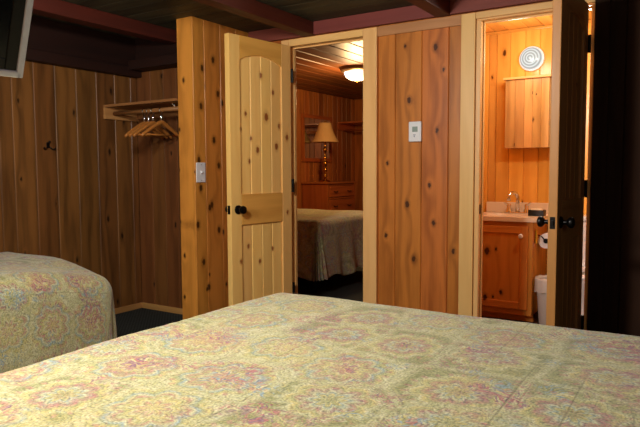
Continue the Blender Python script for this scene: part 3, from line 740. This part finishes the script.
def bin_():
    c = (-.945, 4.66)
    t = thing('waste_bin', (c[0], c[1], 0), 'white lined waste bin beside the bathroom vanity', 'bin')
    Mx = Matrix.Translation((c[0], c[1], .005))
    MB().lathe([(.072, 0), (.076, .004), (.1, .33), (.1, .335), (.096, .335), (.072, .01), (.0005, .01)], 28, Mx).build('bucket', M['liner'], t, sharp=.8)
    m = MB(); n = 36; ring = []
    for (r, z, w) in ((.094, .25, 0), (.098, .335, 0), (.104, .352, .004), (.108, .335, .004), (.107, .26, .006), (.108, .245, .01)):
        ring.append([m.v((c[0] + (r + w * math.sin(k * 2.3) * .7) * math.cos(2 * PI * k / n), c[1] + (r + w * math.sin(k * 2.3) * .7) * math.sin(2 * PI * k / n), .005 + z + w * math.cos(k * 1.7) * .8)) for k in range(n)])
    for i in range(len(ring) - 1):
        for k in range(n): m.f([ring[i][k], ring[i][(k + 1) % n], ring[i + 1][(k + 1) % n], ring[i + 1][k]], True)
    m.build('bin_liner', M['liner'], t)
bin_()
def toilet():
    cx, cy = -.66, 4.92
    t = thing('toilet', (cx, cy, 0), 'white toilet seen through the gap at the hinges of the bathroom door', 'toilet')
    MB().box(cx - .2, cx + .2, 4.90, BY - .02, .40, .76).build('tank', M['porcelain'], t, bevel=.02, segs=3)
    MB().box(cx - .21, cx + .21, 4.89, BY - .015, .762, .80).build('tank_lid', M['porcelain'], t, bevel=.01, segs=3)
    S = Matrix.Translation((cx, 4.68, .005)) @ Matrix.Diagonal((1, 1.25, 1, 1))
    MB().lathe([(.11, 0), (.12, .02), (.1, .12), (.13, .26), (.18, .36), (.185, .385), (.15, .385), (.12, .3), (.0005, .25)], 32, S).build('bowl', M['porcelain'], t, sharp=.8)
    MB().box(cx - .12, cx + .12, 4.82, 4.93, .1, .40).build('pedestal', M['porcelain'], t, bevel=.02, segs=3)
    S2 = Matrix.Translation((cx, 4.68, .395)) @ Matrix.Diagonal((1, 1.25, 1, 1))
    MB().lathe([(.12, 0), (.19, 0), (.193, .01), (.185, .02), (.12, .02), (.12, 0)], 32, S2, cap=False).build('seat', M['whiteplas'], t, sharp=.8)
toilet()

# ------------------------------------------------------------------ far bedroom
X2, Y2, H2, XR2 = -5.0, 8.95, 2.33, -1.74
mb = MB().boards((X2, 0, 0), Yv, Zv, Xv, cuts(YP + WT, Y2, .13), 0, H2); mb.box(X2 - .06, X2 - .009, YP + WT, Y2, 0, H2); struct(mb.build('wall_far_left', M['room2']))
mb = MB().boards((0, Y2, 0), Xv, Zv, (0, -1, 0), cuts(X2, XR2, .13), 0, H2); mb.box(X2, XR2, Y2 + .009, Y2 + .06, 0, H2); struct(mb.build('wall_far_back', M['room2']))
mb = MB().boards((XR2, 0, 0), Yv, Zv, (-1, 0, 0), cuts(YP + WT, Y2, .15), 0, H2); mb.box(XR2 + .009, XR2 + .05, YP + WT, Y2, 0, H2); struct(mb.build('wall_far_right', M['room2']))
mb = MB().boards((0, YP + WT, 0), Xv, Zv, Yv, cuts(X2, O1L - .018, .15), 0, H2); mb.boards((0, YP + WT, 0), Xv, Zv, Yv, [O1R + .018, XR2], 0, H2); mb.boards((0, YP + WT, 0), Xv, Zv, Yv, [O1L - .018, O1R + .018], HD + .018, H2); struct(mb.build('wall_far_front', M['room2']))
mb = MB().boards((0, 0, H2), Xv, Yv, (0, 0, -1), cuts(X2, XR2, .2, .08), YP + WT, Y2, ch=.012, dep=.014); mb.box(X2, XR2, YP + WT, Y2, H2 + .016, H2 + .05, 'y'); struct(mb.build('ceiling_far', M['room2ceil']))

LX, LY = -3.42, 6.2
def flush_light():
    t = thing('ceiling_light', (LX, LY, H2), 'lit dome ceiling light with metal rim in the far room', 'ceiling light')
    Mx = Matrix.Translation((LX, LY, H2)) @ RotTo((0, 0, -1))
    MB().lathe([(.2, 0), (.2, .02), (.188, .04), (.166, .055), (.15, .055)], 40, Mx).build('rim', M['bronze'], t, sharp=.7)
    MB().lathe([(.152, .05), (.15, .068), (.134, .103), (.1, .128), (.058, .143), (.018, .147), (.0005, .147)], 40, Mx, cap=False).build('glass_dome', M['dome2'], t)
    MB().lathe([(.014, .145), (.014, .153), (.008, .163), (.0005, .165)], 16, Mx).build('finial', M['brass'], t)
flush_light()
def dresser():
    x0, x1, y0, y1, zt = X2 + .01, -4.55, 7.37, 8.17, .985
    t = thing('dresser', (-4.78, 7.77, 0), 'cherry wood dresser with drawers against the far room wall, under the lamp', 'dresser')
    m = MB(); m.box(x0, x1 - .02, y0, y0 + .02, .0, zt - .025); m.box(x0, x1 - .02, y1 - .02, y1, 0, zt - .025); m.box(x0, x0 + .012, y0 + .02, y1 - .02, .05, zt - .025); m.box(x0, x1 - .03, y0 + .02, y1 - .02, .06, .08, 'y')
    m.build('carcass', M['dresser'], t, bevel=.003)
    m = MB(); m.box(x1 - .02, x1, y0, y0 + .045, 0, zt - .025); m.box(x1 - .02, x1, y1 - .045, y1, 0, zt - .025)
    zs = [.06, .29, .52, .75, .945]
    for z in zs: m.box(x1 - .02, x1 - .001, y0 + .045, y1 - .045, z - .012, z + .014, 'y')
    m.build('face_frame', M['dresser'], t, bevel=.003)
    MB().box(x0 - .005, x1 + .02, y0 - .02, y1 + .02, zt - .024, zt, 'y').build('top', M['dresser'], t, bevel=.006)
    for i in range(4):
        d = MB().box(x1 - .018, x1 + .012, y0 + .055, y1 - .055, zs[i] + .02, zs[i + 1] - .018, 'y').build('drawer', M['dresser'], t, bevel=.006)
        for yy in (7.57, 7.97):
            MB().tube([(x1 + .01, yy - .05, (zs[i] + zs[i + 1]) / 2 + .008), (x1 + .032, yy - .035, (zs[i] + zs[i + 1]) / 2 - .004), (x1 + .032, yy + .035, (zs[i] + zs[i + 1]) / 2 - .004), (x1 + .01, yy + .05, (zs[i] + zs[i + 1]) / 2 + .008)], .006, 8).build('drawer_pull', M['black'], d)
    return zt
DZ = dresser()
def mirror():
    t = thing('wall_mirror', (X2, 7.775, 1.62), 'wood-framed wall mirror behind the table lamp in the far room', 'mirror')
    y0, y1, z0, z1 = 7.37, 8.2, 1.285, 1.985; w = .055
    m = MB(); m.box(X2, X2 + .03, y0, y0 + w, z0, z1); m.box(X2, X2 + .03, y1 - w, y1, z0, z1); m.box(X2, X2 + .03, y0 + w, y1 - w, z0, z0 + w, 'y'); m.box(X2, X2 + .03, y0 + w, y1 - w, z1 - w, z1, 'y')
    m.build('frame', M['dresser'], t, bevel=.004)
    MB().box(X2 + .002, X2 + .014, y0 + w - .006, y1 - w + .006, z0 + w - .006, z1 - w + .006).build('glass', M['mirror'], t)
mirror()
def table_lamp():
    c = Vector((LAX, LAY, DZ))
    t = thing('table_lamp', c, 'brass table lamp with cream bell shade on the dresser', 'lamp')
    Mx = Matrix.Translation(c)
    MB().lathe([(.085, 0), (.085, .012), (.07, .022), (.035, .034), (.02, .05)], 28, Mx).build('lamp_base', M['brass'], t, sharp=.7)
    MB().lathe([(.016, .04), (.016, .07), (.028, .082), (.016, .096), (.013, .14), (.03, .165), (.036, .185), (.022, .205), (.014, .215), (.034, .245), (.042, .275), (.03, .305), (.014, .325), (.028, .35), (.02, .375), (.012, .39), (.012, .43), (.03, .455), (.036, .475), (.022, .5), (.012, .52), (.012, .56), (.024, .575), (.012, .59), (.008, .62), (.006, .86)], 24, Mx).build('stem', M['brass'], t)
    pr = [(.205, .585), (.203, .59), (.165, .65), (.132, .72), (.11, .78), (.096, .84), (.092, .865), (.089, .865), (.093, .84), (.107, .78), (.129, .72), (.162, .65), (.2, .59), (.205, .585)]
    MB().lathe(pr, 40, Mx, cap=False).build('lamp_shade', M['shade'], t)
    MB().lathe([(.004, .84), (.004, .875), (.012, .88), (.012, .892), (.0005, .90)], 14, Mx).build('finial', M['brass'], t)
LAX, LAY = -4.745, 7.62
table_lamp()
def far_shelf():
    t = thing('closet_shelf', (-4.2, 8.7, 1.84), 'dark closet shelf with a rod in the corner of the far room', 'shelf')
    MB().box(X2, -3.2, 8.40, Y2, 1.90, 1.925, 'x').build('shelf_board', M['dresser'], t, bevel=.003)
    MB().box(X2, X2 + .02, 8.40, Y2, 1.80, 1.90, 'y').build('shelf_cleat', M['dresser'], t, bevel=.003)
    MB().tube([(X2 + .01, 8.6, 1.80), (-3.2, 8.6, 1.80)], .016, 12, wcalong=True).build('rod', M['dresser'], t)
    MB().box(-3.22, -3.2, 8.40, Y2, 0, 1.925).build('side_panel', M['dresser'], t, bevel=.003)
far_shelf()

# ------------------------------------------------------------------ lights
def lamp(name, loc, power, col, rad):
    l = bpy.data.lights.new(name, 'POINT'); l.energy = power; l.color = col; l.shadow_soft_size = rad
    o = bpy.data.objects.new(name, l); COL.objects.link(o); o.location = loc; return o
lamp('room_lamp', (-1.6, .95, 1.98), 135, (1., .96, .90), .12)
lamp('left_bed_fill', (-2.0, .12, 1.65), 75, (1., .95, .88), .10)  # added fill without a fixture, brightens the left bed and closet side
lamp('right_side_fill', (1.05, .35, 1.7), 14, (1., .96, .90), .12)  # weak added light, no fixture, lifts the dark bathroom door face
lamp('bath_lamp', (-1.212, 4.62, 2.0), 7, (1., .92, .80), .07)
lamp('bath_ceiling_lamp', (-.64, 4.2, 1.98), 20, (1., .92, .80), .06)
lamp('far_lamp', (LX, LY, H2 - .34), 60, (1., .62, .27), .12)
w = bpy.data.worlds.new('world'); SC.world = w; w.use_nodes = True
w.node_tree.nodes['Background'].inputs[0].default_value = (.5, .5, .5, 1); w.node_tree.nodes['Background'].inputs[1].default_value = .0

# ------------------------------------------------------------------ camera
yaw, pitch, roll = math.radians(32.414), math.radians(4.0154), math.radians(-.2962)
fw = Vector((-math.sin(yaw) * math.cos(pitch), math.cos(yaw) * math.cos(pitch), -math.sin(pitch)))
rt = Vector((math.cos(yaw), math.sin(yaw), 0)); up = rt.cross(fw)
r = rt * math.cos(roll) + up * math.sin(roll); u = up * math.cos(roll) - rt * math.sin(roll)
cam = bpy.data.cameras.new('camera'); cam.sensor_width = 36; cam.lens = 607.29 / 640 * 36; cam.clip_start = .02
co = bpy.data.objects.new('camera', cam); COL.objects.link(co)
co.matrix_world = Matrix(((r.x, u.x, -fw.x, 0), (r.y, u.y, -fw.y, 0), (r.z, u.z, -fw.z, 1.15), (0, 0, 0, 1)))
SC.camera = co
SC.view_settings.view_transform = 'Standard'; SC.view_settings.look = 'None'; SC.view_settings.exposure = 0.; SC.view_settings.gamma = 1.
SC.view_settings.use_curve_mapping = False
